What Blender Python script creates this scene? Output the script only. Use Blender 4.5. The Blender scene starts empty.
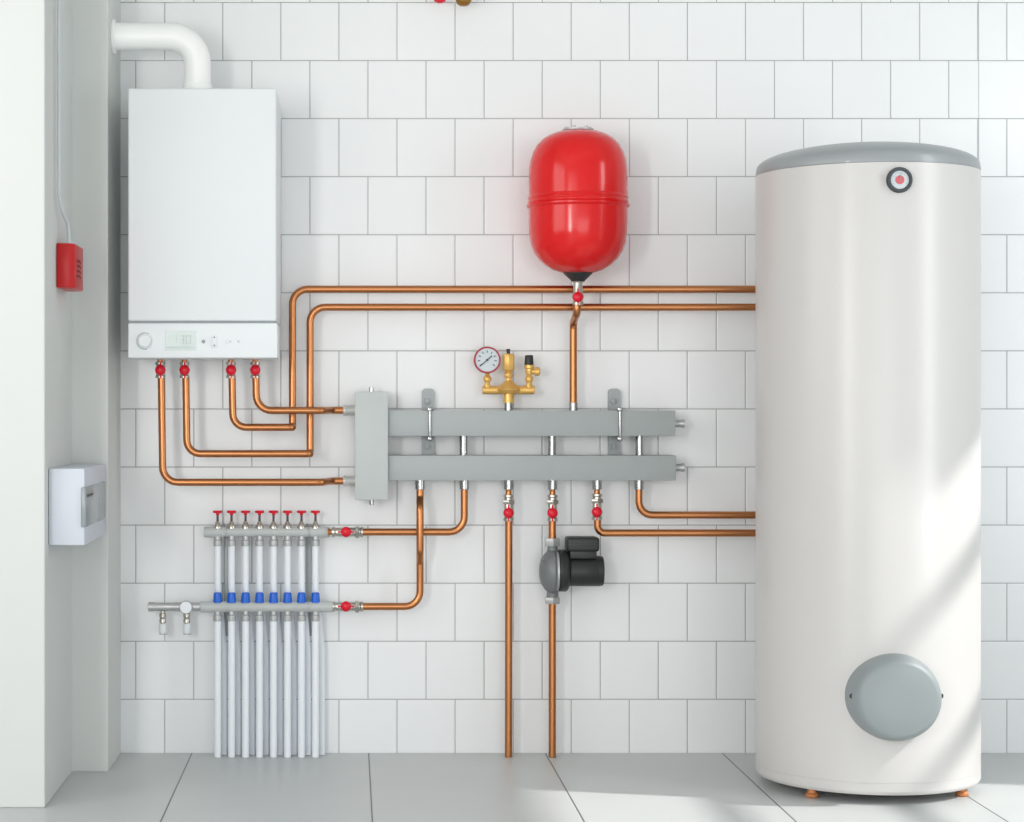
import bpy, bmesh, math
from mathutils import Vector, Matrix
PI = math.pi
scene = bpy.context.scene
C = scene.collection

# ------------------------------------------------------------------ camera, world, sun, lights, exposure
EYE = 1.038          # eye height; the tiled wall stands 6 m in front of the camera
F = 2000.0           # focal length in pixels of a 1024 px wide frame
cam_d = bpy.data.cameras.new('camera')
cam_d.sensor_width = 36.0
cam_d.lens = 36.0 * F / 1024.0
cam_d.shift_x = (512 - 350) / 1024.0
cam_d.shift_y = -4.0 / 1024.0
cam_d.clip_start = 0.05
cam = bpy.data.objects.new('camera', cam_d)
cam.location = (0, 0, EYE)
cam.rotation_euler = (PI / 2, 0, 0)
C.objects.link(cam)
scene.camera = cam

w = bpy.data.worlds.new('world')
scene.world = w
w.use_nodes = True
wn, wl = w.node_tree.nodes, w.node_tree.links
wn.clear()
wo = wn.new('ShaderNodeOutputWorld'); bg = wn.new('ShaderNodeBackground')
tc = wn.new('ShaderNodeTexCoord'); sx = wn.new('ShaderNodeSeparateXYZ'); rp = wn.new('ShaderNodeValToRGB')
wl.new(tc.outputs['Generated'], sx.inputs[0])
mr0 = wn.new('ShaderNodeMapRange'); mr0.inputs[1].default_value = -1; mr0.inputs[2].default_value = 1
wl.new(sx.outputs['Z'], mr0.inputs[0]); wl.new(mr0.outputs[0], rp.inputs[0])
rp.color_ramp.elements[0].position = 0.30; rp.color_ramp.elements[0].color = (0.50, 0.49, 0.47, 1)
rp.color_ramp.elements[1].position = 0.85; rp.color_ramp.elements[1].color = (0.62, 0.65, 0.68, 1)
e = rp.color_ramp.elements.new(0.52); e.color = (0.60, 0.61, 0.62, 1)
wl.new(rp.outputs[0], bg.inputs[0]); bg.inputs[1].default_value = 1.05
wl.new(bg.outputs[0], wo.inputs[0])

def sun(direction, energy, angle, color):
    l = bpy.data.lights.new('sun', 'SUN'); l.energy = energy; l.angle = math.radians(angle); l.color = color
    o = bpy.data.objects.new('sun', l); o.rotation_euler = Vector(direction).to_track_quat('-Z', 'Y').to_euler()
    C.objects.link(o)
sun((-.97, .24, -.92), 4.0, 1.6, (1.0, .97, .93))

def area(loc, target, sx_, sy_, energy, color=(1, 1, 1)):
    l = bpy.data.lights.new('window_or_added_light', 'AREA'); l.shape = 'RECTANGLE'; l.size = sx_; l.size_y = sy_
    l.energy = energy; l.color = color
    o = bpy.data.objects.new('window_or_added_light', l); o.location = loc
    o.rotation_euler = (Vector(target) - Vector(loc)).to_track_quat('-Z', 'Y').to_euler()
    C.objects.link(o)
area((-1.3, 0.0, 1.7), (0.5, 6, .9), 2.2, 1.7, 26, (1, .99, .97))     # broad window behind and left of the camera
area((-1.65, 0.8, 1.35), (0.3, 6, 1.2), 0.42, 1.3, 50, (1, .985, .96))    # narrow tall key light, added for the soft shadows to the right
area((-2.2, 3.2, 1.9), (0.2, 3.2, 1.9), 2.4, 1.6, 40, (1, .98, .95))    # long window along the left side
area((2.85, 4.1, 1.5), (0.9, 5.6, 1.3), 0.4, 2.0, 22, (.93, .97, 1))    # narrow window in the right side
area((1.4, -1.8, 1.0), (1.0, 6, .8), 3.6, 1.8, 76, (1, .985, .98))      # fill light added behind the camera to lift the lower and right wall

scene.view_settings.view_transform = 'Standard'
scene.view_settings.look = 'None'
scene.view_settings.gamma = 1.0
scene.view_settings.use_curve_mapping = False
scene.view_settings.exposure = -0.13
scene.cycles.diffuse_bounces = 8
scene.cycles.max_bounces = 12

# ------------------------------------------------------------------ materials
def srgb(c):
    return tuple(((v / 255) / 12.92 if v / 255 <= .04045 else ((v / 255 + .055) / 1.055) ** 2.4) for v in c) + (1,)

def mat(name, rgb, rough=.5, metal=0.0, vary=.03, scale=12, bump=0.0, coat=0.0, stretch=(1, 1, 1), alpha=1.0, spec=.5):
    m = bpy.data.materials.new(name); m.use_nodes = True
    n, l = m.node_tree.nodes, m.node_tree.links
    b = n['Principled BSDF']
    tc = n.new('ShaderNodeTexCoord'); mp = n.new('ShaderNodeMapping'); mp.inputs['Scale'].default_value = stretch
    ns = n.new('ShaderNodeTexNoise'); ns.inputs['Scale'].default_value = scale; ns.inputs['Detail'].default_value = 4
    l.new(tc.outputs['Object'], mp.inputs[0]); l.new(mp.outputs[0], ns.inputs['Vector'])
    mx = n.new('ShaderNodeMix'); mx.data_type = 'RGBA'
    c = srgb(rgb)
    mx.inputs[6].default_value = tuple(v * (1 - vary) for v in c[:3]) + (1,)
    mx.inputs[7].default_value = tuple(min(1, v * (1 + vary)) for v in c[:3]) + (1,)
    l.new(ns.outputs['Fac'], mx.inputs[0]); l.new(mx.outputs[2], b.inputs['Base Color'])
    mr = n.new('ShaderNodeMapRange'); mr.inputs[3].default_value = max(0, rough - .04); mr.inputs[4].default_value = rough + .04
    l.new(ns.outputs['Fac'], mr.inputs[0]); l.new(mr.outputs[0], b.inputs['Roughness'])
    b.inputs['Metallic'].default_value = metal
    b.inputs['Specular IOR Level'].default_value = spec
    if coat:
        b.inputs['Coat Weight'].default_value = coat; b.inputs['Coat Roughness'].default_value = .08
    if bump:
        bp = n.new('ShaderNodeBump'); bp.inputs['Strength'].default_value = bump; bp.inputs['Distance'].default_value = .002
        l.new(ns.outputs['Fac'], bp.inputs['Height']); l.new(bp.outputs[0], b.inputs['Normal'])
    if alpha < 1: b.inputs['Alpha'].default_value = alpha
    return m

M = {
 'plaster': mat('painted_plaster', (209, 212, 210), .75, vary=.012, scale=3, bump=.05),
 'enamel': mat('white_enamel', (221, 225, 227), .55, spec=.2, vary=.006),
 'panel': mat('white_plastic', (224, 228, 230), .5, spec=.2, vary=.006),
 'dark_gap': mat('shadow_gap_plastic', (150, 155, 158), .5),
 'tank': mat('tank_enamel', (199, 197, 195), .32, vary=.01, scale=2, spec=.5),
 'lid': mat('grey_lid_plastic', (146, 151, 153), .38, vary=.02, coat=.2),
 'cover': mat('grey_cover_plastic', (138, 146, 147), .45, vary=.02),
 'copper': mat('copper', (190, 128, 84), .33, 1.0, vary=.015, scale=3, stretch=(1, 1, 1)),
 'copper_old': mat('worn_copper', (176, 112, 70), .33, 1.0, vary=.2, scale=18),
 'chrome': mat('chrome', (176, 178, 177), .16, 1.0, vary=.03),
 'nickel': mat('nickel_plated_brass', (196, 192, 184), .30, 1.0, vary=.05),
 'steel': mat('satin_steel', (186, 188, 188), .42, .6, vary=.03),
 'grey_paint': mat('grey_powder_coat', (183, 188, 187), .48, vary=.02, scale=40),
 'bar_grey': mat('bar_grey_powder_coat', (160, 166, 166), .48, vary=.02, scale=40),
 'bracket': mat('bracket_steel', (158, 164, 165), .5, .3),
 'satin': mat('satin_chrome', (214, 215, 212), .4, .55),
 'brass': mat('brass', (226, 182, 102), .34, .45, vary=.06),
 'red': mat('red_gloss_paint', (214, 20, 22), .2, vary=.03, coat=.15, spec=.35),
 'knob': mat('red_plastic_knob', (216, 14, 44), .3, vary=.04, spec=.4),
 'alarm': mat('red_alarm_plastic', (192, 24, 26), .32, vary=.03, spec=.4),
 'alarm_dark': mat('dark_red_print', (96, 14, 20), .5),
 'black': mat('black_plastic', (38, 40, 41), .45, vary=.08, scale=60),
 'dark': mat('dark_print', (60, 66, 70), .5),
 'mid': mat('grey_print', (150, 158, 160), .5),
 'cast': mat('grey_cast_iron', (120, 124, 126), .5, .2, vary=.08, scale=50, bump=.3),
 'blue': mat('blue_plastic_cap', (26, 98, 205), .35, vary=.05),
 'pex': mat('white_plastic_pipe', (232, 236, 241), .5, vary=.015),
 'gauge': mat('gauge_face', (196, 203, 208), .4, vary=.01),
 'display': mat('lcd_glass', (200, 211, 208), .2, vary=.02),
 'box': mat('breaker_box_plastic', (203, 208, 218), .5, vary=.01),
 'smoke': mat('smoked_cover', (140, 148, 152), .2, vary=.03),
 'green': mat('green_print', (70, 140, 110), .5),
 'bronze': mat('bronze_foot', (200, 130, 80), .45, .25, vary=.08),
 'joint': mat('window_wood', (225, 225, 222), .5),
 'flue': mat('white_flue_pipe', (246, 247, 246), .4, vary=.008),
 'cable': mat('cable_sheath', (205, 210, 214), .5, vary=.02),
}

def joint_mat(name, rgb, line, axes, x0, w_, y0, h_, half, t, rough, seam=None, vary=.02, coat=0, soft=.0012, nscale=1.6, blotch=0.0):
    """tiles with recessed joints, computed from object coordinates"""
    m = bpy.data.materials.new(name); m.use_nodes = True
    n, l = m.node_tree.nodes, m.node_tree.links
    b = n['Principled BSDF']
    tc = n.new('ShaderNodeTexCoord'); s = n.new('ShaderNodeSeparateXYZ'); l.new(tc.outputs['Object'], s.inputs[0])
    def mth(op, a, b_=None, c_=None):
        k = n.new('ShaderNodeMath'); k.operation = op
        for i, v in enumerate((a, b_, c_)):
            if v is None: continue
            if isinstance(v, (int, float)): k.inputs[i].default_value = v
            else: l.new(v, k.inputs[i])
        return k.outputs[0]
    U, V = s.outputs[axes[0]], s.outputs[axes[1]]
    v = mth('DIVIDE', mth('SUBTRACT', V, y0), h_)
    row = mth('FLOOR', v)
    u = mth('DIVIDE', mth('SUBTRACT', U, x0), w_)
    if half:
        u = mth('ADD', u, mth('MULTIPLY', mth('FLOORED_MODULO', row, 2), .5))
    if seam is not None:
        u = mth('ADD', u, mth('MULTIPLY', mth('GREATER_THAN', U, seam), .5))
    def dist(q, size):
        return mth('MULTIPLY', mth('ABSOLUTE', mth('SUBTRACT', q, mth('ROUND', q))), size)
    d = mth('MINIMUM', dist(u, w_), dist(v, h_))
    if seam is not None:
        d = mth('MINIMUM', d, mth('ADD', mth('ABSOLUTE', mth('SUBTRACT', U, seam)), t * .62))
    mr = n.new('ShaderNodeMapRange'); mr.interpolation_type = 'SMOOTHSTEP'
    mr.inputs[1].default_value = t; mr.inputs[2].default_value = t + soft
    l.new(d, mr.inputs[0])
    # each tile a slightly different tone
    cb = n.new('ShaderNodeCombineXYZ'); l.new(mth('FLOOR', u), cb.inputs[0]); l.new(row, cb.inputs[1])
    wnz = n.new('ShaderNodeTexWhiteNoise'); wnz.noise_dimensions = '2D'; l.new(cb.outputs[0], wnz.inputs['Vector'])
    ns = n.new('ShaderNodeTexNoise'); ns.inputs['Scale'].default_value = nscale; ns.inputs['Detail'].default_value = 5
    l.new(tc.outputs['Object'], ns.inputs['Vector'])
    fac = mth('ADD', mth('MULTIPLY', wnz.outputs['Value'], .5), mth('MULTIPLY', ns.outputs['Fac'], .5 + blotch))
    c = srgb(rgb)
    mx = n.new('ShaderNodeMix'); mx.data_type = 'RGBA'
    mx.inputs[6].default_value = tuple(q * (1 - vary) for q in c[:3]) + (1,)
    mx.inputs[7].default_value = tuple(min(1, q * (1 + vary)) for q in c[:3]) + (1,)
    l.new(fac, mx.inputs[0])
    mj = n.new('ShaderNodeMix'); mj.data_type = 'RGBA'; mj.inputs[6].default_value = srgb(line)
    l.new(mr.outputs[0], mj.inputs[0]); l.new(mx.outputs[2], mj.inputs[7])
    l.new(mj.outputs[2], b.inputs['Base Color'])
    b.inputs['Roughness'].default_value = rough
    if coat: b.inputs['Coat Weight'].default_value = coat; b.inputs['Coat Roughness'].default_value = .15
    bp = n.new('ShaderNodeBump'); bp.inputs['Strength'].default_value = .35; bp.inputs['Distance'].default_value = .003
    mr2 = n.new('ShaderNodeMapRange'); mr2.interpolation_type = 'SMOOTHSTEP'
    mr2.inputs[1].default_value = t * .5; mr2.inputs[2].default_value = t + .003
    l.new(d, mr2.inputs[0]); l.new(mr2.outputs[0], bp.inputs['Height']); l.new(bp.outputs[0], b.inputs['Normal'])
    return m

TILE = 58.08 * .003
M['wall_tile'] = joint_mat('white_wall_tiles', (229, 231, 232), (150, 154, 155), ('X', 'Z'),
    (164.7 + 29.04 - 350) * .003, TILE, EYE + (407 - 2.4) * .003, TILE, True, .0009, .28, soft=.0007, seam=(978.7 - 350) * .003, vary=.015)
M['floor_tile'] = joint_mat('grey_floor_tiles', (188, 191, 191), (84, 88, 90), ('X', 'Y'),
    (192 - 350) * .003, .530, 6.0, 1.06, False, .0014, .38, vary=.05, nscale=4, blotch=.5)

# ------------------------------------------------------------------ building helpers
def P(px, py, Y):
    return Vector(((px - 350) * Y / F, Y, EYE - (py - 407) * Y / F))

WLOC = {}
def obj(name, bm, m, parent=None, smooth=True):
    me = bpy.data.meshes.new(name)
    off = WLOC.get(parent.name, Vector()) if parent else Vector()
    if off.length: bmesh.ops.translate(bm, vec=-off, verts=bm.verts)
    bmesh.ops.recalc_face_normals(bm, faces=bm.faces)
    bm.to_mesh(me); bm.free()
    me.materials.append(M[m] if isinstance(m, str) else m)
    o = bpy.data.objects.new(name, me); C.objects.link(o)
    if parent: o.parent = parent; WLOC[o.name] = off
    if smooth:
        for p in me.polygons: p.use_smooth = True
        try:
            me.set_sharp_from_angle(angle=math.radians(38))
        except Exception: pass
    return o

def tag(o, label, cat, group=None, kind=None):
    if label: o['label'] = label
    if cat: o['category'] = cat
    if group: o['group'] = group
    if kind: o['kind'] = kind
    return o

def thing(name, loc, label, cat, group=None):
    o = bpy.data.objects.new(name, None); o.empty_display_size = .05
    o.location = loc; C.objects.link(o); WLOC[o.name] = Vector(loc)
    return tag(o, label, cat, group)

def rebase(o, loc):
    """move a one-mesh thing's origin to its base"""
    loc = Vector(loc); o.data.transform(Matrix.Translation(-loc)); o.location = loc
    return o

def merge(bm, b2):
    me = bpy.data.meshes.new('tmp'); b2.to_mesh(me); b2.free(); bm.from_mesh(me); bpy.data.meshes.remove(me)

def box(bm, lo, hi, bev=0.0, seg=2):
    b2 = bmesh.new(); bmesh.ops.create_cube(b2, size=1)
    lo, hi = Vector(lo), Vector(hi); lo, hi = Vector(map(min, lo, hi)), Vector(map(max, lo, hi))
    for v in b2.verts: v.co = Vector(((v.co[i] + .5) * (hi[i] - lo[i]) + lo[i] for i in range(3)))
    if bev: bmesh.ops.bevel(b2, geom=b2.edges[:], offset=bev, segments=seg, affect='EDGES', profile=.5)
    merge(bm, b2); return bm

def pbox(bm, x0, y0, x1, y1, Ya, Yb, bev=0.0, seg=2):
    """box whose front face (depth Ya) spans the given outline"""
    a, b = P(x0, y0, Ya), P(x1, y1, Ya)
    return box(bm, (a.x, Ya, a.z), (b.x, Yb, b.z), bev, seg)

def basis(axis):
    a = Vector(axis).normalized()
    t = Vector((0, 0, 1)) if abs(a.z) < .9 else Vector((1, 0, 0))
    u = t.cross(a).normalized(); return a, u, a.cross(u).normalized()

def lathe(bm, org, axis, prof, seg=32, squash=(1, 1)):
    """prof: (radius, distance along axis)"""
    a, u, v = basis(axis); org = Vector(org); rings = []
    for r, h in prof:
        if r < 1e-6: rings.append([bm.verts.new(org + a * h)])
        else: rings.append([bm.verts.new(org + a * h + (u * math.cos(2 * PI * i / seg) * squash[0] + v * math.sin(2 * PI * i / seg) * squash[1]) * r) for i in range(seg)])
    for A, B in zip(rings, rings[1:]):
        for i in range(seg):
            j = (i + 1) % seg
            if len(A) == 1 and len(B) == 1: continue
            if len(A) == 1: bm.faces.new((A[0], B[i], B[j]))
            elif len(B) == 1: bm.faces.new((A[i], A[j], B[0]))
            else: bm.faces.new((A[i], A[j], B[j], B[i]))
    if len(rings[0]) > 1: bm.faces.new(rings[0][::-1])
    if len(rings[-1]) > 1: bm.faces.new(rings[-1])
    return bm

def cyl(bm, a, b, r, r2=None, seg=24, bev=0.0):
    a, b = Vector(a), Vector(b); L = (b - a).length; r2 = r if r2 is None else r2
    pr = [(r, 0), (r2, L)] if not bev else [(r - bev, 0), (r, bev), (r2, L - bev), (r2 - bev, L)]
    return lathe(bm, a, b - a, pr, seg)

def fillet(pts, rad):
    pts = [Vector(p) for p in pts]; out = [pts[0]]
    for i in range(1, len(pts) - 1):
        p0, p, p1 = pts[i - 1], pts[i], pts[i + 1]
        r = rad[i - 1] if isinstance(rad, (list, tuple)) else rad
        d0, d1 = (p0 - p), (p1 - p)
        ang = d0.angle(d1)
        if r <= 0 or abs(ang - PI) < .01: out.append(p); continue
        t = min(r / math.tan(ang / 2), d0.length * .49, d1.length * .49)
        d0.normalize(); d1.normalize(); rr = t * math.tan(ang / 2)
        c = p + (d0 + d1).normalized() * (rr / math.sin(ang / 2))
        s, e_ = p + d0 * t, p + d1 * t
        n = max(4, int((PI - ang) / (PI / 16)))
        va, vb = s - c, e_ - c
        om = va.angle(vb)
        for k in range(n + 1):
            f = k / n
            out.append(c + (va * math.sin((1 - f) * om) + vb * math.sin(f * om)) / math.sin(om))
    out.append(pts[-1]); return out

def tube(bm, pts, r, rad=.04, seg=20):
    path = fillet(pts, rad)
    cl = [path[0]]
    for p in path[1:]:
        if (p - cl[-1]).length > 1e-5: cl.append(p)
    path = cl
    rings = []; prev = None
    for i, p in enumerate(path):
        t = (path[min(i + 1, len(path) - 1)] - path[max(i - 1, 0)]).normalized()
        if prev is None: a, u, v = basis(t)
        else:
            u = (prev - t * prev.dot(t)).normalized(); v = t.cross(u)
        prev = u
        rings.append([bm.verts.new(p + (u * math.cos(2 * PI * k / seg) + v * math.sin(2 * PI * k / seg)) * r) for k in range(seg)])
    for A, B in zip(rings, rings[1:]):
        for k in range(seg):
            bm.faces.new((A[k], A[(k + 1) % seg], B[(k + 1) % seg], B[k]))
    bm.faces.new(rings[0][::-1]); bm.faces.new(rings[-1]); return bm

def prism(bm, outline, Ya, Yb, bev=0.0):
    """outline in (x, z), extruded from depth Ya to Yb"""
    b2 = bmesh.new()
    f = b2.faces.new([b2.verts.new((x, Ya, z)) for x, z in outline])
    r = bmesh.ops.extrude_face_region(b2, geom=[f])
    for g in r['geom']:
        if isinstance(g, bmesh.types.BMVert): g.co.y = Yb
    if bev:
        bmesh.ops.bevel(b2, geom=b2.edges[:], offset=bev, segments=2, affect='EDGES', profile=.5)
    merge(bm, b2); return bm

def hexnut(bm, org, axis, r, h, rot=0.0):
    b2 = bmesh.new(); a, u, v = basis(axis); org = Vector(org); R = []
    for hh, rr in ((0, r * .92), (h * .15, r), (h * .85, r), (h, r * .92)):
        R.append([b2.verts.new(org + a * hh + (u * math.cos(rot + PI * k / 3) + v * math.sin(rot + PI * k / 3)) * rr) for k in range(6)])
    for A, B in zip(R, R[1:]):
        for k in range(6): b2.faces.new((A[k], A[(k + 1) % 6], B[(k + 1) % 6], B[k]))
    b2.faces.new(R[0][::-1]); b2.faces.new(R[-1]); merge(bm, b2); return bm

NB = bmesh.new

# ------------------------------------------------------------------ the setting
def struct(name, bm, m, parent=None):
    o = obj(name, bm, m, parent, smooth=False)
    if not parent: o['kind'] = 'structure'
    return o

bm = NB(); box(bm, (-1.6, -2.5, -.1), (3.2, 6.1, 0)); struct('floor', bm, 'floor_tile')
bm = NB(); box(bm, (-.9, 6.0, 0), (3.2, 6.12, 3.0)); struct('wall_back', bm, 'wall_tile')
XS = -.79
bm = NB(); box(bm, (-1.6, 5.177, 0), (XS, 6.1, 3.0), .004); struct('wall_left', bm, 'plaster')
bm = NB(); box(bm, (XS - .01, 5.688, 0), (-.688, 6.0, 3.0), .003); struct('trim_1', bm, 'plaster')
bm = NB(); box(bm, (-1.6, 1.5, 3.0), (3.2, 6.12, 3.1)); struct('ceiling', bm, 'plaster')
# the side wall with the tall barred window the sun comes through
bm = NB()
WX0, WX1 = 3.0, 3.14
def wpiece(ya, yb, za, zb): box(bm, (WX0, ya, za), (WX1, yb, zb))
wpiece(5.2, 6.1, 0, 3.0); wpiece(-2.5, 3.3, 0, 3.0)
wpiece(3.3, 5.2, 0, .7); wpiece(3.3, 4.82, 2.5, 3.0); wpiece(4.82, 5.2, 2.33, 3.0)
struct('wall_right', bm, 'plaster')
bm = NB()
for z in (1.975, 1.525, 1.07): box(bm, (WX0 + .03, 3.3, z - .025), (WX0 + .08, 5.2, z + .025))
for y in (3.33, 4.05): box(bm, (WX0 + .03, y - .02, .7), (WX0 + .08, y + .02, 2.5))
struct('window_1', bm, 'joint')

# ------------------------------------------------------------------ storage tank
TX, TY, TR = 1.422, 5.504, .300
t = thing('hot_water_tank', (TX, TY, 0), 'tall white cylindrical hot water tank with domed grey lid standing on the floor', 'water tank')
ZB, ZT = .024, 1.676
bm = NB(); lathe(bm, (TX, TY, 0), (0, 0, 1), [(TR - .02, ZB), (TR - .006, ZB + .002), (TR, ZB + .010), (TR, ZB + .013), (TR, ZB + .032), (TR - .0008, ZB + .0325), (TR - .0008, ZB + .0335), (TR, ZB + .034), (TR, ZB + .036), (TR, ZT - .03), (TR, ZT)], 128)
obj('tank_shell', bm, 'tank', t)
bm = NB(); pr = [(TR - .006, ZT), (TR - .001, ZT + .001), (TR, ZT + .006), (TR - .002, ZT + .020)]
for k in range(1, 17):
    f = k / 16 * PI / 2; pr.append(((TR - .002) * math.cos(f), ZT + .020 + .061 * math.sin(f)))
lathe(bm, (TX, TY, 0), (0, 0, 1), pr, 128); obj('lid', bm, 'lid', t)
for k, (fx, fy) in enumerate(((1.229, 5.32), (1.633, 5.337), (1.62, 5.70), (1.23, 5.70))):
    bm = NB(); lathe(bm, (fx, fy, 0), (0, 0, 1), [(.014, 0), (.017, .003), (.0175, .009), (.012, .014), (.011, .026)], 24); obj('foot', bm, 'bronze', t)
c = Vector((1.4285, TY - TR, P(899, 180, 5.2).z))
bm = NB(); lathe(bm, c + Vector((0, .02, 0)), (0, -1, 0), [(.033, 0), (.0335, .028), (.031, .033), (.0255, .033), (.024, .028), (0, .028)], 48)
th = obj('thermometer', bm, 'dark', t)
bm = NB(); lathe(bm, c + Vector((0, -.007, 0)), (0, -1, 0), [(.0245, 0), (.0235, .002), (0, .002)], 48); obj('dial_face', bm, 'gauge', th)
bm = NB(); lathe(bm, c + Vector((0, -.0085, 0)), (0, -1, 0), [(.0115, 0), (.0110, .003), (0, .004)], 32)
obj('dial_centre', bm, mat('faded_red_dial', (205, 92, 100), .4), th)
bm = NB()
for k in range(13):
    a_ = math.radians(-120 + k * 20); d = Vector((math.sin(a_), 0, math.cos(a_)))
    cyl(bm, c + Vector((0, -.0093, 0)) + d * .017, c + Vector((0, -.0093, 0)) + d * .021, .0006, seg=6)
cyl(bm, c + Vector((0, -.0128, -.004)), c + Vector((.001, -.0128, .017)), .0008, seg=6)
obj('dial_marks', bm, 'mid', th)
c = P(894, 697, TY - TR); c.y = TY - TR
bm = NB(); lathe(bm, c + Vector((0, .035, 0)), (0, -1, 0), [(.1215, 0), (.1195, .040), (.1155, .064), (.1115, .078), (.1070, .087), (.1015, .0925), (.095, .0945), (.04, .095), (0, .095)], 72, (1.0, .95))
cv = obj('inspection_cover', bm, 'cover', t)
for px, sg in ((852.5, -1), (940.8, 1)):
    q = P(px, 696, 5.181); q.x += .001 * sg
    bm = NB(); lathe(bm, q - Vector((sg * .5, -.85, 0)) * .004, (sg * .5, -.85, 0), [(.0065, 0), (.0065, .006), (.0045, .007), (.0030, .005), (0, .005)], 16); obj('screw', bm, 'dark', cv)

# ------------------------------------------------------------------ boiler
BF = 5.62
t = thing('wall_boiler', P(202, 358, BF) * 1, 'flat white wall-hung boiler with a control strip along its bottom edge', 'boiler')
bm = NB(); pbox(bm, 128, 88, 276.5, 321, BF, 5.995, .006, 3); obj('casing', bm, 'enamel', t)
bm = NB(); pbox(bm, 129.5, 320.5, 275.5, 324, BF + .012, 5.99); obj('shadow_gap', bm, 'dark_gap', t)
bm = NB(); pbox(bm, 129.5, 324, 275.5, 357, BF + .10, 5.99); obj('chassis', bm, 'enamel', t)
bm = NB(); pbox(bm, 128, 323.2, 277.6, 358, BF - .004, 5.80, .004, 3); cp = obj('control_panel', bm, 'panel', t)
Yp = BF - .004
q = P(145, 341, Yp)
bm = NB(); lathe(bm, q + Vector((0, .002, 0)), (0, -1, 0), [(.0225, 0), (.0225, .004), (.021, .006), (.0195, .004), (.0185, .004), (.0175, .012), (.0155, .014), (0, .014)], 48); kn = obj('dial_knob', bm, 'panel', cp)
bm = NB()
path = [q + Vector((math.cos(a_) * .0235, -.0008, math.sin(a_) * .0235)) for a_ in [math.radians(60 + k * 15) for k in range(16)]]
tube(bm, path, .0009, 0, 6); obj('dial_scale', bm, 'mid', cp)
bm = NB(); pbox(bm, 165.5, 331, 196, 350.5, Yp - .0012, Yp + .002, .0006, 1); ds = obj('display', bm, 'display', cp)
bm = NB()
def digit(x, y, s, segs, bm):
    w_, h_, t_ = .6 * s, s, .10 * s
    R = {'a': (0, 0, w_, t_), 'g': (0, h_ / 2 - t_ / 2, w_, h_ / 2 + t_ / 2), 'd': (0, h_ - t_, w_, h_), 'f': (0, 0, t_, h_ / 2), 'b': (w_ - t_, 0, w_, h_ / 2),
         'e': (0, h_ / 2, t_, h_), 'c': (w_ - t_, h_ / 2, w_, h_)}
    for k in segs:
        a0, b0, a1, b1 = R[k]; pbox(bm, x + a0, y + b0, x + a1, y + b1, Yp - .0018, Yp - .0010)
digit(171.5, 334, 9, 'bc', bm); digit(179.2, 335.5, 8, 'abcdg', bm); digit(186, 335.5, 8, 'abcdef', bm)
digit(168.5, 335, 2.5, 'ad', bm); digit(168.5, 340, 2.5, 'adg', bm)
pbox(bm, 167, 346.5, 194.5, 348.6, Yp - .0018, Yp - .0010)
obj('display_digits', bm, mat('lcd_digits', (182, 196, 194), .4), ds)
bm = NB(); pbox(bm, 211.5, 335.5, 217, 347.5, Yp - .004, Yp + .002, .0015, 2); rk = obj('rocker_button', bm, 'enamel', cp)
bm = NB()
for yy, s in ((337.2, 1), (345.6, -1)):
    a_ = P(214.4, yy, Yp); prism(bm, [(a_.x - .0028, a_.z - .002 * s), (a_.x + .0028, a_.z - .002 * s), (a_.x, a_.z + .0025 * s)], Yp - .0045, Yp - .0035)
obj('arrow_mark', bm, 'dark', rk)
for px, r in ((203.5, 1.8), (227, 2.1), (238.5, 1.5)):
    bm = NB(); lathe(bm, P(px, 341.5, Yp) + Vector((0, .001, 0)), (0, -1, 0), [(r * .0028, 0), (r * .0028, .003), (r * .0020, .004), (0, .004)], 20)
    obj('push_button', bm, 'dark_gap' if px < 210 else 'panel', cp)
bm = NB()
for px in (230.5, 238.5): lathe(bm, P(px, 341.5, Yp) + Vector((0, -.003, 0)), (0, -1, 0), [(.0016, 0), (.0016, .002), (0, .002)], 12)
obj('status_lamp', bm, 'mid', cp)

# flue
t = thing('flue_pipe', P(199, 88, 5.8), 'thick white flue pipe bending from the boiler top into the pillar', 'flue')
bm = NB(); z = P(0, 36.5, 5.8).z; xv = P(197.5, 0, 5.8).x
tube(bm, [(xv, 5.8, P(0, 89, 5.8).z - .012), (xv, 5.8, z), (-.70, 5.8, z)], .0395, .085, 40); obj('pipe', bm, 'flue', t)
bm = NB(); cyl(bm, (xv, 5.8, P(0, 89, 5.8).z - .014), (xv, 5.8, P(0, 84.5, 5.8).z), .043, seg=40, bev=.002); obj('boiler_collar', bm, 'flue', t)
bm = NB(); cyl(bm, (-.689, 5.8, z), (-.680, 5.8, z), .050, seg=40, bev=.002); obj('wall_collar', bm, 'flue', t)

# ------------------------------------------------------------------ pipes
R0 = .0108
def pipe(pts, label, rad=.04, r=R0, m='copper', group='copper pipes', name='copper_pipe', cat='pipe'):
    bm = NB(); tube(bm, pts, r, rad); o = obj(name, bm, m); tag(o, label, cat, group)
    lo = min((v.co.copy() for v in o.data.vertices), key=lambda v: v.z)
    return rebase(o, lo)

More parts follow.
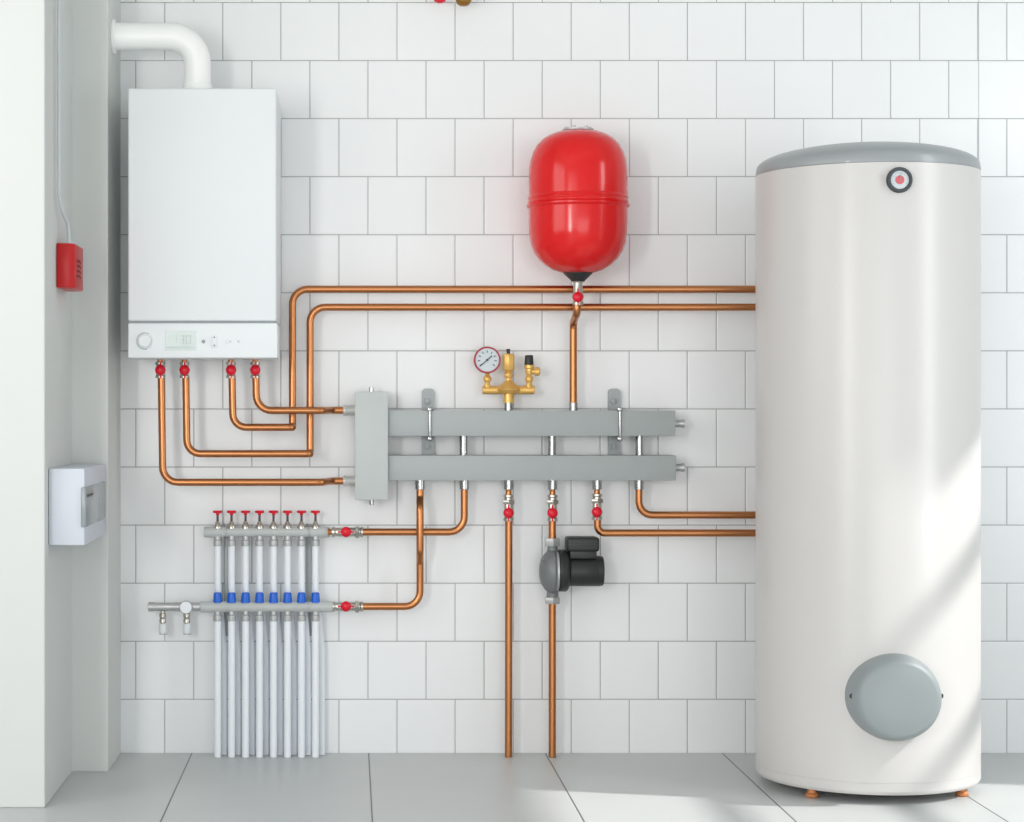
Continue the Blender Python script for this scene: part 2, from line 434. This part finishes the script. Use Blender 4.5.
Yf, Yw = 5.85, 5.93          # boiler-side pipes stand off the wall, the others lie close to it
ZU, ZL = P(0, 289.2, Yw).z, P(0, 307.2, Yw).z
pipe([P(161.3, 376, Yf), P(162.8, 482.3, Yf), P(322, 482.3, Yf), P(331, 481, Yw), P(346, 481, Yw)],
     'copper pipe from the leftmost boiler valve to the lower port of the grey separator', [.045, .02, .02])
pipe([P(185.8, 376, Yf), P(187, 453.7, Yf), P(310.1, 453.7, Yf), P(310.1, 453.7, Yw), P(310.1, 307.2, Yw), (1.36, Yw, ZL), (1.36, 5.799, ZL)],
     'copper pipe from second boiler valve, inner loop and lower of two long runs to tank', [.04, .012, .014, .045, .03])
pipe([P(232, 376, Yf), P(233, 427.3, Yf), P(292.4, 427.3, Yf), P(292.4, 427.3, Yw), P(292.4, 289.2, Yw), (1.47, Yw, ZU), (1.47, 5.802, ZU)],
     'copper pipe from third boiler valve, outer loop and upper of two long runs to tank', [.04, .012, .014, .045, .03])
pipe([P(255.8, 376, Yf), P(256.5, 410.5, Yf), P(322, 410.5, Yf), P(331, 410.3, Yw), P(346, 410.3, Yw)],
     'short copper pipe from the rightmost boiler valve to the upper port of the separator', [.045, .02, .02])
pipe([P(420, 488, Yw), P(420, 498, Yw), P(420, 508, 5.893), P(420, 552, 5.893), P(420, 562, Yw), P(420, 606.5, Yw), P(360, 606.5, Yw)],
     'copper pipe dropping in front of another pipe and bending to the lower loop manifold', [.02, .02, .02, .02, .045])
pipe([P(464.3, 488, Yw), P(464.3, 532, Yw), P(360, 532, Yw)], 'copper pipe bending from the manifold bar to the upper loop manifold, behind the vertical one', .045)
pipe([P(508.8, 519, Yw), (P(508.5, 0, Yw).x, Yw, .001)], 'straight copper pipe running down to the floor, left of the pump', r=.0112)
pipe([P(552.3, 519, Yw), P(552.3, 540, Yw)], 'short copper pipe between the red valve and the black pump', r=.0112)
pipe([P(552.3, 601, Yw), (P(552.3, 0, Yw).x, Yw, .001)], 'straight copper pipe running from the pump down to the floor', r=.0112)
zz = P(0, 533, Yw).z
pipe([P(597.5, 518, Yw), P(597.5, 533, Yw), (1.36, Yw, zz), (1.36, 5.799, zz)], 'copper pipe with red valve bending right to the tank, lowest of the tank pipes', [.04, .03])
zz = P(0, 515, Yw).z
pipe([P(639, 488, Yw), P(639, 515, Yw), (1.47, Yw, zz), (1.47, 5.802, zz)], 'copper pipe without a valve bending from the manifold bar end to the tank', [.045, .03])
pipe([P(577, 303, 5.84), P(577, 313, 5.84), P(573.3, 322, Yw), P(573.3, 405, Yw)], 'copper pipe from the red vessel down to the upper manifold bar', [.02, .03], r=.0112)

# ------------------------------------------------------------------ ball valves
def ball_valve(c, axis, label, group, L0, L1, nut=None, neck=None, knob=5.1, body=5.2):
    """c: centre of the handle's axis on the pipe; L0/L1: reach against/along the axis; parts body, union_nut, handle"""
    c = Vector(c); a = Vector(axis).normalized(); s = .00297
    t = thing('ball_valve', c - a * L0 * s, label, 'valve', group)
    bm = NB(); b_ = body * s
    lathe(bm, c - a * L0 * s, a, [(b_ * .98, 0), (b_, 1.2 * s), (b_, 2.6 * s), (b_ * .82, 3.6 * s), (b_ * .9, (L0 - 3) * s), (b_ * 1.12, L0 * s), (b_ * .9, (L0 + 3) * s), (b_ * .82, (L0 + L1 - 3) * s), (b_, (L0 + L1 - 2) * s), (b_ * .98, (L0 + L1) * s)], 28)
    obj('valve_body', bm, 'nickel', t)
    if nut is not None:
        bm = NB(); hexnut(bm, c + a * nut * s, a, 6.6 * s, 4.2 * s, PI / 6 * 0); obj('union_nut', bm, 'nickel', t)
    if neck is not None:
        bm = NB(); lathe(bm, c + a * neck[0] * s, a, [(3.9 * s, 0), (3.0 * s, (neck[1] - neck[0]) * .3 * s), (3.0 * s, (neck[1] - neck[0]) * .65 * s), (3.9 * s, (neck[1] - neck[0]) * s)], 24); obj('solder_joint', bm, 'copper', t)
    bm = NB(); f = c + Vector((0, -b_ * .7, 0)); q = (f.y - .02) / c.y; f.x = c.x * q; f.z = EYE + (c.z - EYE) * q; k = knob * s
    lathe(bm, f, (0, -1, 0), [(.004, 0), (.004, .012), (k * .9, .014), (k, .016), (k, .0195), (k * .9, .0225), (k * .72, .0248), (k * .5, .0265), (k * .25, .0275), (0, .0278)], 36)
    d = a * (L0 + 1) * s if L0 > L1 else a * (L1 + 1) * s
    e0, e1 = f + Vector((0, -.018, 0)) - a * 8.2 * s, f + Vector((0, -.018, 0)) + a * 8.2 * s
    cyl(bm, e0, e1, .0024, seg=10)
    obj('handle', bm, 'knob', t)
    return t

gv = 'ball valves under the boiler'
for px, lab in ((160.3, 'red-handled ball valve under the boiler, nearest the pillar'), (184.5, 'red-handled ball valve under the boiler display, second from the pillar'),
                (231, 'red-handled ball valve under the boiler feeding the shortest U-shaped loop'), (255.2, 'red-handled ball valve under the boiler, nearest the expansion vessel')):
    b = ball_valve(P(px, 370, Yf), (0, 0, -1), lab, gv, 8, 8, knob=5.1, body=4.9)
    bm = NB(); cyl(bm, P(px, 355.5, Yf), P(px, 364, Yf), .0085); obj('inlet_pipe', bm, 'copper', b)
gv = 'ball valves below the manifold bar'
ball_valve(P(508.6, 513, Yw), (0, 0, 1), 'red-handled valve on the straight floor pipe left of the pump', gv, 8, 18, 9, (16.5, 25.5))
ball_valve(P(552.5, 513, Yw), (0, 0, 1), 'red-handled valve directly above the black pump', gv, 8, 18, 9, (16.5, 25.5))
ball_valve(P(597, 512, Yw), (0, 0, 1), 'red-handled valve above the bend of the lowest pipe to the tank', gv, 8, 18, 9, (16.5, 25.5))
gv = 'ball valves beside the loop manifolds'
ball_valve(P(346, 532, Yw), (1, 0, 0), 'red-handled valve lying on its side at the upper loop manifold end', gv, 14, 17, 9, (-18, -10))
ball_valve(P(346, 606.5, Yw), (1, 0, 0), 'red-handled valve lying on its side at the lower loop manifold end', gv, 14, 17, 9, (-16, -10))
ball_valve(P(578, 297, 5.84), (0, 0, 1), 'red-handled valve right under the red expansion vessel', None, 8, 17, None, None, body=5.4)

# ------------------------------------------------------------------ expansion vessel
VY = 5.84; s = VY / F
t = thing('expansion_vessel', P(578, 280, VY), 'glossy red capsule-shaped expansion vessel mounted on the tiled wall', 'expansion vessel')
prof = [(14, 131), (22, 132.3), (30, 135.6), (36, 139.5), (41, 145), (45, 152), (47.6, 160), (48.8, 168), (49.2, 178), (49.2, 195.8), (50.0, 196.8), (50.2, 198.8), (49.4, 199.8), (49.4, 201),
        (50.1, 201.9), (50.1, 203.2), (49.6, 204), (51.2, 205), (51.2, 206.8), (50.2, 208), (49.3, 208.8), (49.2, 222), (48.8, 233), (47.4, 243), (44.5, 251.5), (39.5, 259), (33, 265), (25, 269.8), (15, 273)]
bm = NB(); o0 = P(578, 0, VY); lathe(bm, o0, (0, 0, -1), [(r * s, y * s) for r, y in prof], 72); obj('vessel_shell', bm, 'red', t)
bm = NB(); lathe(bm, o0, (0, 0, -1), [(r * s, y * s) for r, y in ((14.5, 271.5), (14.5, 273.5), (7.5, 280), (6.6, 281.5))], 40); obj('connection_cone', bm, 'black', t)
bm = NB(); lathe(bm, o0, (0, 0, -1), [(r * s, y * s) for r, y in ((13, 128.6), (15.5, 129), (15.5, 130.6), (14, 132))], 40)
for k in range(6):
    a_ = k * PI / 3 + .1; q = o0 + Vector((math.cos(a_) * 12 * s, math.sin(a_) * 12 * s, -128.8 * s)); hexnut(bm, q, (0, 0, 1), .006, .005)
obj('top_flange', bm, 'steel', t)
bm = NB(); box(bm, o0 + Vector((-.045, .10, -.50)), o0 + Vector((.045, 6 - VY - .001, -.58)), .002); obj('wall_bracket', bm, 'steel', t)

# ------------------------------------------------------------------ separator and manifold
SF = 5.865
t = thing('hydraulic_separator', P(372, 500, SF), 'upright grey rectangular separator box at the left end of the bars', 'separator')
bm = NB(); pbox(bm, 355, 391.8, 388, 499.9, SF, 5.975, .002); obj('separator_body', bm, 'grey_paint', t)
for y in (410.3, 481):
    bm = NB(); a_ = P(343, y, Yw); b_ = P(355.5, y, Yw); b_.x += .01; lathe(bm, a_, (1, 0, 0), [(.0135, 0), (.0165, .002), (.0165, .008), (.0150, .010), (.0150, (b_ - a_).length)], 28); obj('connector', bm, 'satin', t)
for y0, y1 in ((387, 393), (498, 505)):
    bm = NB(); cyl(bm, P(371.5, y0, Yw - .01), P(371.5, y1, Yw - .01), .0065, bev=.001); obj('vent_stub', bm, 'chrome', t)

MF = 5.885
t = thing('distribution_manifold', P(530, 480, MF), 'pair of long horizontal grey distribution bars joined by chrome stubs', 'manifold')
bm = NB(); pbox(bm, 386.5, 410.5, 675.5, 436, MF, 5.972, .0015); obj('flow_bar', bm, 'bar_grey', t)
bm = NB(); pbox(bm, 386.5, 455.5, 676, 480.5, MF, 5.972, .0015); obj('return_bar', bm, 'bar_grey', t)
for px in (463.5, 552, 639.5):
    bm = NB(); cyl(bm, P(px, 435, Yw), P(px, 456.5, Yw), .0118); obj('bridge_stub', bm, 'chrome', t)
for px in (420, 464.3, 508.6, 552.5, 597, 639):
    bm = NB(); cyl(bm, P(px, 479.5, Yw), P(px, 489.5, Yw), .0140, bev=.001); obj('outlet_stub', bm, 'chrome', t)
for px in (508.5, 573.3):
    bm = NB(); cyl(bm, P(px, 402.5, Yw), P(px, 412, Yw), .0128, bev=.001); obj('inlet_stub', bm, 'chrome', t)
for y in (423.5, 467.5):
    bm = NB(); a_ = P(674, y, Yw); lathe(bm, a_, (1, 0, 0), [(.011, 0), (.011, .020), (.0125, .022), (.0125, .030), (.010, .031)], 24); obj('end_plug', bm, 'steel', t)

for x0, x1, xr, lab in ((422, 434.5, 429.8, 'grey bracket plate with U-bolt behind the bars, beside the separator'), (608.5, 620.5, 620.0, 'grey bracket plate with U-bolt behind the bars, nearest the tank')):
    t = thing('mounting_bracket', P((x0 + x1) / 2, 456, 5.99), lab, 'bracket', 'manifold brackets')
    Yb = 5.985; a_ = P(x0, 388.5, Yb); b_ = P(x1, 468, Yb); rr = .012
    out = [(a_.x, b_.z), (b_.x, b_.z)] + [(b_.x - rr + rr * math.cos(f), a_.z - rr + rr * math.sin(f)) for f in [k * PI / 12 for k in range(7)]] + [(a_.x + rr - rr * math.cos(f), a_.z - rr + rr * math.sin(f)) for f in [PI / 2 - k * PI / 12 for k in range(7)]]
    bm = NB(); prism(bm, out, Yb, 5.9995); obj('plate', bm, 'bracket', t)
    yt, yb = 409.2, 438.6; Yr = MF - .006
    bm = NB(); tube(bm, [P(xr, yt, 5.998), P(xr, yt, Yr), P(xr, yb, Yr), P(xr, yb, 5.998)], .0038, .008, 12); obj('u_bolt', bm, 'chrome', t)
    for y in (yt, yb):
        bm = NB(); q = P(xr, y, Yr); lathe(bm, q + Vector((0, .012, 0)), (0, -1, 0), [(.0085, 0), (.0085, .010), (.006, .014), (0, .016)], 20); obj('nut', bm, 'chrome', t)
        bm = NB(); hexnut(bm, P((x0 + x1) / 2 - 1, y - 8 if y < 420 else y + 8, Yb), (0, -1, 0), .010, .006); lathe(bm, P((x0 + x1) / 2 - 1, y - 8 if y < 420 else y + 8, Yb), (0, -1, 0), [(.005, 0), (.005, .011), (0, .012)], 12); obj('wall_bolt', bm, 'bracket', t)

# ------------------------------------------------------------------ safety group
s = Yw / F
t = thing('safety_group', P(508.5, 403, Yw), 'brass boiler safety group with a round pressure gauge on the upper bar', 'safety group')
bm = NB()
cyl(bm, P(482.3, 390, Yw), P(534.5, 390, Yw), 4.3 * s, seg=28, bev=.0015)
lathe(bm, P(508.5, 403, Yw), (0, 0, 1), [(5.2 * s, 0), (5.2 * s, 5 * s), (5.0 * s, 9 * s), (9.5 * s, 9.6 * s), (12.5 * s, 13 * s), (10.5 * s, 16.5 * s), (6.0 * s, 20 * s), (3.6 * s, 22.5 * s)], 32)
obj('tee_body', bm, 'brass', t)
def balljoint(px, y0, name='riser'):
    bm = NB(); lathe(bm, P(px, y0, Yw), (0, 0, 1), [(3.6 * s, 0), (3.3 * s, 3 * s), (2.6 * s, 5.5 * s), (3.8 * s, 7 * s), (4.3 * s, 9 * s), (3.8 * s, 11 * s), (2.5 * s, 12.5 * s), (2.2 * s, 14.5 * s)], 28); obj(name, bm, 'brass', t)
balljoint(487.3, 388)
balljoint(529.2, 388)
q = P(487, 360, 5.915)
bm = NB(); lathe(bm, q + Vector((0, .012, 0)), (0, -1, 0), [(.030, 0), (.0395, .004), (.0400, .022), (.0385, .026), (.0350, .026), (.0340, .021), (0, .021)], 56); g = obj('pressure_gauge', bm, mat('crimson_rim', (160, 18, 44), .35), t)
bm = NB(); lathe(bm, q + Vector((0, -.0095, 0)), (0, -1, 0), [(.0345, 0), (.0345, .002), (0, .002)], 56); obj('gauge_face', bm, 'gauge', g)
fy = Vector((0, -.0122, 0))
for k in range(9):
    a_ = math.radians(-128 + k * 32); d = Vector((math.sin(a_), 0, math.cos(a_)))
    bm = NB(); cyl(bm, q + fy + d * .021, q + fy + d * .028, .0014, seg=6)
    obj('gauge_tick', bm, 'green' if k in (3, 4, 5) else 'dark', g)
bm = NB(); d = Vector((.75, 0, .66)).normalized(); f2 = q + Vector((0, -.0140, 0))
cyl(bm, f2 - d * .030, f2 + d * .018, .0008, .0016, seg=8); lathe(bm, f2 + Vector((0, .002, 0)), (0, -1, 0), [(.0035, 0), (.003, .004), (0, .004)], 16)
obj('needle', bm, 'dark', g)
bm = NB(); cyl(bm, P(487.3, 374, Yw), P(487.3, 371, Yw), 2.2 * s); obj('gauge_stem', bm, 'black', t)
bm = NB(); lathe(bm, P(508.5, 381, Yw), (0, 0, 1), [(3.2 * s, 0), (2.8 * s, 2.5 * s), (4.2 * s, 4.2 * s), (4.4 * s, 6 * s), (3.9 * s, 8 * s), (2.8 * s, 9 * s), (4.8 * s, 10 * s), (6.0 * s, 12 * s), (6.0 * s, 25.5 * s), (5.2 * s, 27 * s), (2.6 * s, 27.5 * s)], 8)
av = obj('air_vent', bm, 'brass', t)
bm = NB(); cyl(bm, P(508.3, 353.8, Yw), P(508.3, 349, Yw), 1.7 * s, 2.0 * s); obj('vent_cap', bm, 'black', av)
bm = NB(); lathe(bm, P(529.2, 375, Yw), (0, 0, 1), [(3.2 * s, 0), (3.8 * s, 1 * s), (3.8 * s, 6 * s), (5.0 * s, 7 * s), (5.0 * s, 9.5 * s), (4.0 * s, 10.5 * s)], 28)
cyl(bm, P(529.2, 371.5, Yw), P(536.5, 371.5, Yw), 2.8 * s); lathe(bm, P(535, 371.5, Yw), (1, 0, 0), [(4.2 * s, 0), (4.4 * s, 1 * s), (4.4 * s, 4 * s), (3.4 * s, 5 * s), (3.0 * s, 2 * s), (0, 2 * s)], 24)
rv = obj('relief_valve', bm, 'brass', t)
bm = NB()
lathe(bm, P(529, 364.8, Yw), (0, 0, 1), [(4.6 * s, 0), (4.6 * s, .5 * s), (4.1 * s, 8.5 * s), (3.6 * s, 9.6 * s), (0, 9.8 * s)], 16)
obj('relief_cap', bm, 'black', rv)

# ------------------------------------------------------------------ pump
t = thing('circulation_pump', P(552.5, 603, Yw), 'grey and black circulation pump between two copper pipe ends', 'pump')
bm = NB(); xc = P(552.5, 0, Yw).x; zc = P(0, 571.5, Yw).z
lathe(bm, P(539.3, 571.5, Yw), (1, 0, 0), [(0, 0), (7 * s, .4 * s), (13 * s, 2.2 * s), (18 * s, 5.5 * s), (21.5 * s, 10 * s), (22 * s, 14 * s), (20.5 * s, 16.3 * s), (19 * s, 16.5 * s)], 48)
lathe(bm, P(552.5, 544, Yw), (0, 0, -1), [(5 * s, 0), (5.2 * s, 6 * s), (8 * s, 13 * s), (8 * s, 40 * s), (5.8 * s, 48 * s), (6.2 * s, 54 * s)], 28)
cyl(bm, P(541, 560, 5.905), P(556, 556, 5.90), .004, seg=10)
obj('volute', bm, 'cast', t)
bm = NB(); lathe(bm, P(555.3, 571, Yw), (1, 0, 0), [(19 * s, 0), (20 * s, .4 * s), (20 * s, 2.6 * s), (18 * s, 3.2 * s)], 48); obj('flange_ring', bm, 'steel', t)
bm = NB(); lathe(bm, P(558, 570.5, Yw), (1, 0, 0), [(19 * s, 0), (21 * s, .8 * s), (21 * s, 7.5 * s), (19.5 * s, 9.5 * s), (15.5 * s, 11.5 * s)], 48); obj('motor_flange', bm, 'black', t)
bm = NB(); pr = [(13.5 * s, 0), (15.0 * s, 1.2 * s), (15.2 * s, 12 * s), (15.2 * s, 29 * s), (14.9 * s, 29.4 * s), (14.9 * s, 30 * s), (15.2 * s, 30.4 * s), (14.6 * s, 34.6 * s), (13.6 * s, 35.2 * s), (9 * s, 35.8 * s), (0, 36 * s)]
lathe(bm, P(567.8, 571, Yw), (1, 0, 0), pr, 40); obj('motor_housing', bm, 'black', t)
bm = NB()
a_, b_ = P(570, 558.5, 5.90), P(596.5, 549, 5.90); box(bm, (a_.x, 5.895, a_.z), (b_.x, 5.955, b_.z), .002)
a_, b_ = P(567, 551.5, 5.895), P(599.3, 537.3, 5.895); box(bm, (a_.x, 5.885, a_.z), (b_.x, 5.965, b_.z), .008, 3)
for k in range(3): y = 541.5 + k * 3.2; pbox(bm, 570, y, 597.5, y + .8, 5.8835, 5.89)
obj('terminal_box', bm, 'black', t)
for y0, y1 in ((538, 546), (597, 603.5)):
    bm = NB(); a_ = P(552.5, y1, Yw); hexnut(bm, a_, (0, 0, 1), 8.1 * s, (y1 - y0) * s, 0); obj('union_nut', bm, 'nickel' if 0 else 'steel', t)

# ------------------------------------------------------------------ underfloor loop manifolds
XL = [217.6 + 13.98 * k for k in range(8)]
YU, YL = 5.945, 5.925
ORD = ('first', 'second', 'third', 'fourth', 'fifth', 'sixth', 'seventh', 'last')
t = thing('loop_manifold', P(268, 538, YU), 'upper grey loop manifold bar carrying eight small red handles', 'manifold', 'underfloor loop manifolds')
s = YU / F
bm = NB(); pr = [(5.0 * s, 0), (5.4 * s, 1 * s), (5.4 * s, 12 * s)]
lathe(bm, P(204, 532, YU), (1, 0, 0), [(5.0 * s, 0), (5.4 * s, 1 * s), (5.4 * s, 20 * s), (4.9 * s, 20.6 * s), (4.9 * s, 106 * s), (5.4 * s, 106.6 * s), (5.4 * s, 125 * s), (4.6 * s, 126 * s)], 32); obj('bar', bm, 'grey_paint', t)
for x in XL:
    bm = NB(); lathe(bm, P(x, 528.5, YU), (0, 0, 1), [(4.3 * s, 0), (4.3 * s, 2.5 * s), (2.8 * s, 4.5 * s), (1.8 * s, 7 * s)], 20); obj('valve_seat', bm, 'nickel', t)
    bm = NB(); cyl(bm, P(x, 522.5, YU), P(x, 513.5, YU), 1.15 * s, seg=12); st = obj('valve_stem', bm, 'dark', t)
    bm = NB(); lathe(bm, P(x, 515, YU), (0, 0, 1), [(1.6 * s, 0), (1.9 * s, 1.6 * s), (4.5 * s, 2.2 * s), (4.7 * s, 2.6 * s), (4.7 * s, 4 * s), (4.3 * s, 4.5 * s), (0, 4.5 * s)], 24); obj('valve_handle', bm, 'knob', st)
    bm = NB(); lathe(bm, P(x, 546, YU), (0, 0, 1), [(4.2 * s, 0), (4.4 * s, 1 * s), (4.4 * s, 5.5 * s), (3.4 * s, 6.5 * s), (3.4 * s, 10 * s)], 12); obj('loop_nut', bm, 'steel', t)
t = thing('loop_manifold', P(242, 613, YL), 'lower grey loop manifold bar with blue caps and a tapered tail end', 'manifold', 'underfloor loop manifolds')
s = YL / F
bm = NB(); lathe(bm, P(200, 606.8, YL), (1, 0, 0), [(4.8 * s, 0), (5.6 * s, 1 * s), (5.6 * s, 26 * s), (5.2 * s, 26.6 * s), (5.2 * s, 110 * s), (5.6 * s, 110.6 * s), (5.6 * s, 131 * s), (4.6 * s, 133 * s)], 32); obj('bar', bm, 'grey_paint', t)
bm = NB(); lathe(bm, P(148, 606.8, YL), (1, 0, 0), [(3.0 * s, 0), (4.8 * s, .8 * s), (4.8 * s, 6 * s), (4.3 * s, 7 * s), (4.3 * s, 26 * s), (4.6 * s, 27 * s), (4.6 * s, 43 * s), (4.4 * s, 44 * s), (4.4 * s, 53 * s)], 28)
obj('tail_pipe', bm, 'steel', t)
for x in XL:
    bm = NB(); lathe(bm, P(x, 602.5, YL), (0, 0, 1), [(4.9 * s, 0), (4.9 * s, 1.2 * s), (4.5 * s, 2 * s), (3.9 * s, 9.4 * s), (3.3 * s, 10 * s), (0, 10.2 * s)], 16); obj('blue_cap', bm, 'blue', t)
    bm = NB(); lathe(bm, P(x, 621, YL), (0, 0, 1), [(4.2 * s, 0), (4.4 * s, 1 * s), (4.4 * s, 5.5 * s), (3.4 * s, 6.5 * s), (3.4 * s, 10 * s)], 12); obj('loop_nut', bm, 'steel', t)
q = P(185.8, 607.5, YL - .02)
bm = NB(); lathe(bm, q + Vector((0, .018, 0)), (0, -1, 0), [(.012, 0), (.019, .003), (.0195, .016), (.0180, .018), (.0170, .016), (0, .016)], 36); g = obj('thermometer_dial', bm, 'steel', t)
bm = NB(); lathe(bm, q + Vector((0, .0025, 0)), (0, -1, 0), [(.0172, 0), (.0172, .0012), (0, .0012)], 32); obj('dial_face', bm, 'pex', g)
for px in (162.8, 186.8):
    bm = NB(); lathe(bm, P(px, 611, YL), (0, 0, -1), [(2.4 * s, 0), (2.4 * s, 2 * s), (3.6 * s, 2.5 * s), (3.6 * s, 6 * s), (2.8 * s, 7 * s), (3.4 * s, 8 * s), (3.6 * s, 11 * s), (2.4 * s, 12.5 * s)], 20)
    dv = obj('drain_valve', bm, 'nickel', t)
    bm = NB(); lathe(bm, P(px, 623, YL), (0, 0, -1), [(2.4 * s, 0), (3.8 * s, 1 * s), (3.9 * s, 5 * s), (3.9 * s, 9.6 * s), (3.3 * s, 10.6 * s), (0, 10.8 * s)], 20); obj('drain_cap', bm, 'enamel', dv)
    bm = NB(); cyl(bm, P(px - 3.5, 634, YL - .008), P(px + 4.5, 634, YL - .008), .0022, seg=8); obj('drain_lever', bm, 'steel', dv)
for px, lab in ((226.6, 'grey vertical rail behind the loop manifolds, nearest the drain valves'), (308.8, 'grey vertical rail behind the loop manifolds, nearest their red valves')):
    t = thing('manifold_rail', P(px, 640, 5.98), lab, 'bracket', 'rails behind the loop manifolds')
    bm = NB(); pbox(bm, px - 2.6, 524, px + 2.6, 636, 5.984, 5.9995, .001); obj('rail', bm, 'bracket', t)
    for y, Y in ((532, YU), (606.8, YL)):
        bm = NB(); q = P(px, y, Y); rr = 6.1 * s
        tube(bm, [(q.x, 5.988, q.z + rr), (q.x, Y - .003, q.z + rr), (q.x, Y - rr - .001, q.z), (q.x, Y - .003, q.z - rr), (q.x, 5.988, q.z - rr)], .0014, .012, 8); obj('clamp', bm, 'steel', t)
gv = 'white pipes from the upper loop manifold to the floor'
for k, x in enumerate(XL):
    xe = P(x + 6.3, 0, 5.965).x
    a_ = P(x, 544, YU)
    pipe([a_, P(x, 592, YU), P(x + 3.2, 614, 5.966), P(x + 6, 650, 5.968), (xe, 5.968, .001)], '%s of the thin white floor-heating pipes from upper loop manifold, counting from the pillar' % ORD[k], .2, .0098, 'pex', gv, 'plastic_pipe', 'pipe')
gv = 'white pipes from the lower loop manifold to the floor'
for k, x in enumerate(XL):
    xe = P(x, 0, 5.925)
    pipe([P(x, 619, YL), (xe.x, YL, .001)], '%s of the thin white floor-heating pipes from lower loop manifold, counting from the pillar' % ORD[k], 0, .0104, 'pex', gv, 'plastic_pipe', 'pipe')

# ------------------------------------------------------------------ side wall: alarm box, cable, breaker box
t = thing('alarm_box', (XS, 5.43, P(0, 289, 5.374).z), 'small red fire alarm box on the side wall beside the boiler', 'alarm')
za, zb = P(0, 287.6, 5.374).z, P(0, 243, 5.374).z
bm = NB(); b2 = NB()
ys, ye, dp = 5.374, 5.565, .049
f = b2.faces.new([b2.verts.new((x, y, za)) for x, y in ((XS + .001, ys), (XS + dp - .015, ys), (XS + dp, ys + .020), (XS + dp, ye - .012), (XS + dp - .012, ye), (XS + .001, ye))])
r = bmesh.ops.extrude_face_region(b2, geom=[f])
for g in r['geom']:
    if isinstance(g, bmesh.types.BMVert): g.co.z = zb
bmesh.ops.bevel(b2, geom=b2.edges[:], offset=.003, segments=2, affect='EDGES', profile=.5)
merge(bm, b2); ab = obj('alarm_case', bm, 'alarm', t)
bm = NB()
zc = (za + zb) / 2; X = XS + dp
for k in range(4):
    z0 = zc - .028 + k * .0135
    tube(bm, [(X, 5.425, z0), (X, 5.445, z0 + .008), (X, 5.460, z0 + .001), (X, 5.480, z0 + .008), (X, 5.495, z0)], .0016, .003, 6)
obj('alarm_lettering', bm, 'alarm_dark', ab)
bm = NB(); box(bm, (XS + .010, 5.40, zb - .004), (XS + .04, 5.46, zb + .006), .003); obj('cable_gland', bm, 'cable', t)
bm = NB(); X = XS + .012
tube(bm, [(X, 5.345, 2.45), (X, 5.345, P(0, 195, 5.35).z), (X + .005, 5.37, P(0, 212, 5.4).z), (X + .012, 5.44, P(0, 225, 5.44).z), (X + .014, 5.44, zb + .002)], .0048, .03, 12)
o = obj('alarm_cable', bm, 'cable'); tag(o, 'thin pale cable running down the side wall to the red alarm box', 'cable'); rebase(o, (X, 5.345, 1.5))
bm = NB(); 
for y in (30, 110, 180):
    z0 = P(0, y, 5.345).z; box(bm, (XS + .0005, 5.335, z0 - .004), (XS + .008, 5.355, z0 + .004))
obj('cable_clip', bm, 'cable', o) if 0 else bm.free()

t = thing('breaker_box', (XS, 5.46, P(0, 545, 5.249).z), 'white electrical breaker box with a grey smoked window on the side wall', 'breaker box')
za, zb = P(0, 545, 5.249).z, P(0, 468.5, 5.249).z
bm = NB(); box(bm, (XS + .001, 5.236, za), (XS + .095, 5.68, zb), .003, 2); bb = obj('case', bm, 'box', t)
zc, zd = P(0, 527, 5.249).z, P(0, 487, 5.249).z
bm = NB(); box(bm, (XS + .086, 5.230, zc), (XS + .0995, 5.652, zd), .003, 2); sm = obj('window_flap', bm, 'smoke', t)
bm = NB(); box(bm, (XS + .0990, 5.26, zd - .026), (XS + .102, 5.36, zd - .020), .001); obj('flap_catch', bm, 'dark', sm)

# ------------------------------------------------------------------ fittings that hang into the top of the view
zt = EYE + 407 * 5.93 / F
t = thing('drain_fitting', P(463.5, 6, 5.93), 'rounded dark brass fitting hanging down at the top edge of the wall', 'fitting')
bm = NB(); lathe(bm, P(463.5, 6, 5.93), (0, 0, 1), [(0, 0), (.012, .001), (.019, .006), (.023, .014), (.024, .03), (.018, .036), (.0125, .04), (.0125, .06)], 28); obj('valve_body', bm, mat('dark_brass', (150, 110, 52), .4, .7, vary=.1), t)
bm = NB(); cyl(bm, P(463.5, -16, 5.93), P(463.5, -16, 5.999), .011); obj('wall_stub', bm, 'copper_old', t)
t = thing('tap_handle', P(440, 3, 5.93), 'small red handle tip beside the brass fitting at the top of the wall', 'handle')
bm = NB(); lathe(bm, P(440, 3.2, 5.93), (0, 0, 1), [(0, 0), (.010, .001), (.017, .006), (.018, .018), (.009, .024), (.006, .05)], 20); obj('knob', bm, 'knob', t)
bm = NB(); cyl(bm, P(440, -14, 5.93), P(440, -14, 5.999), .008); obj('wall_stub', bm, 'copper_old', t)
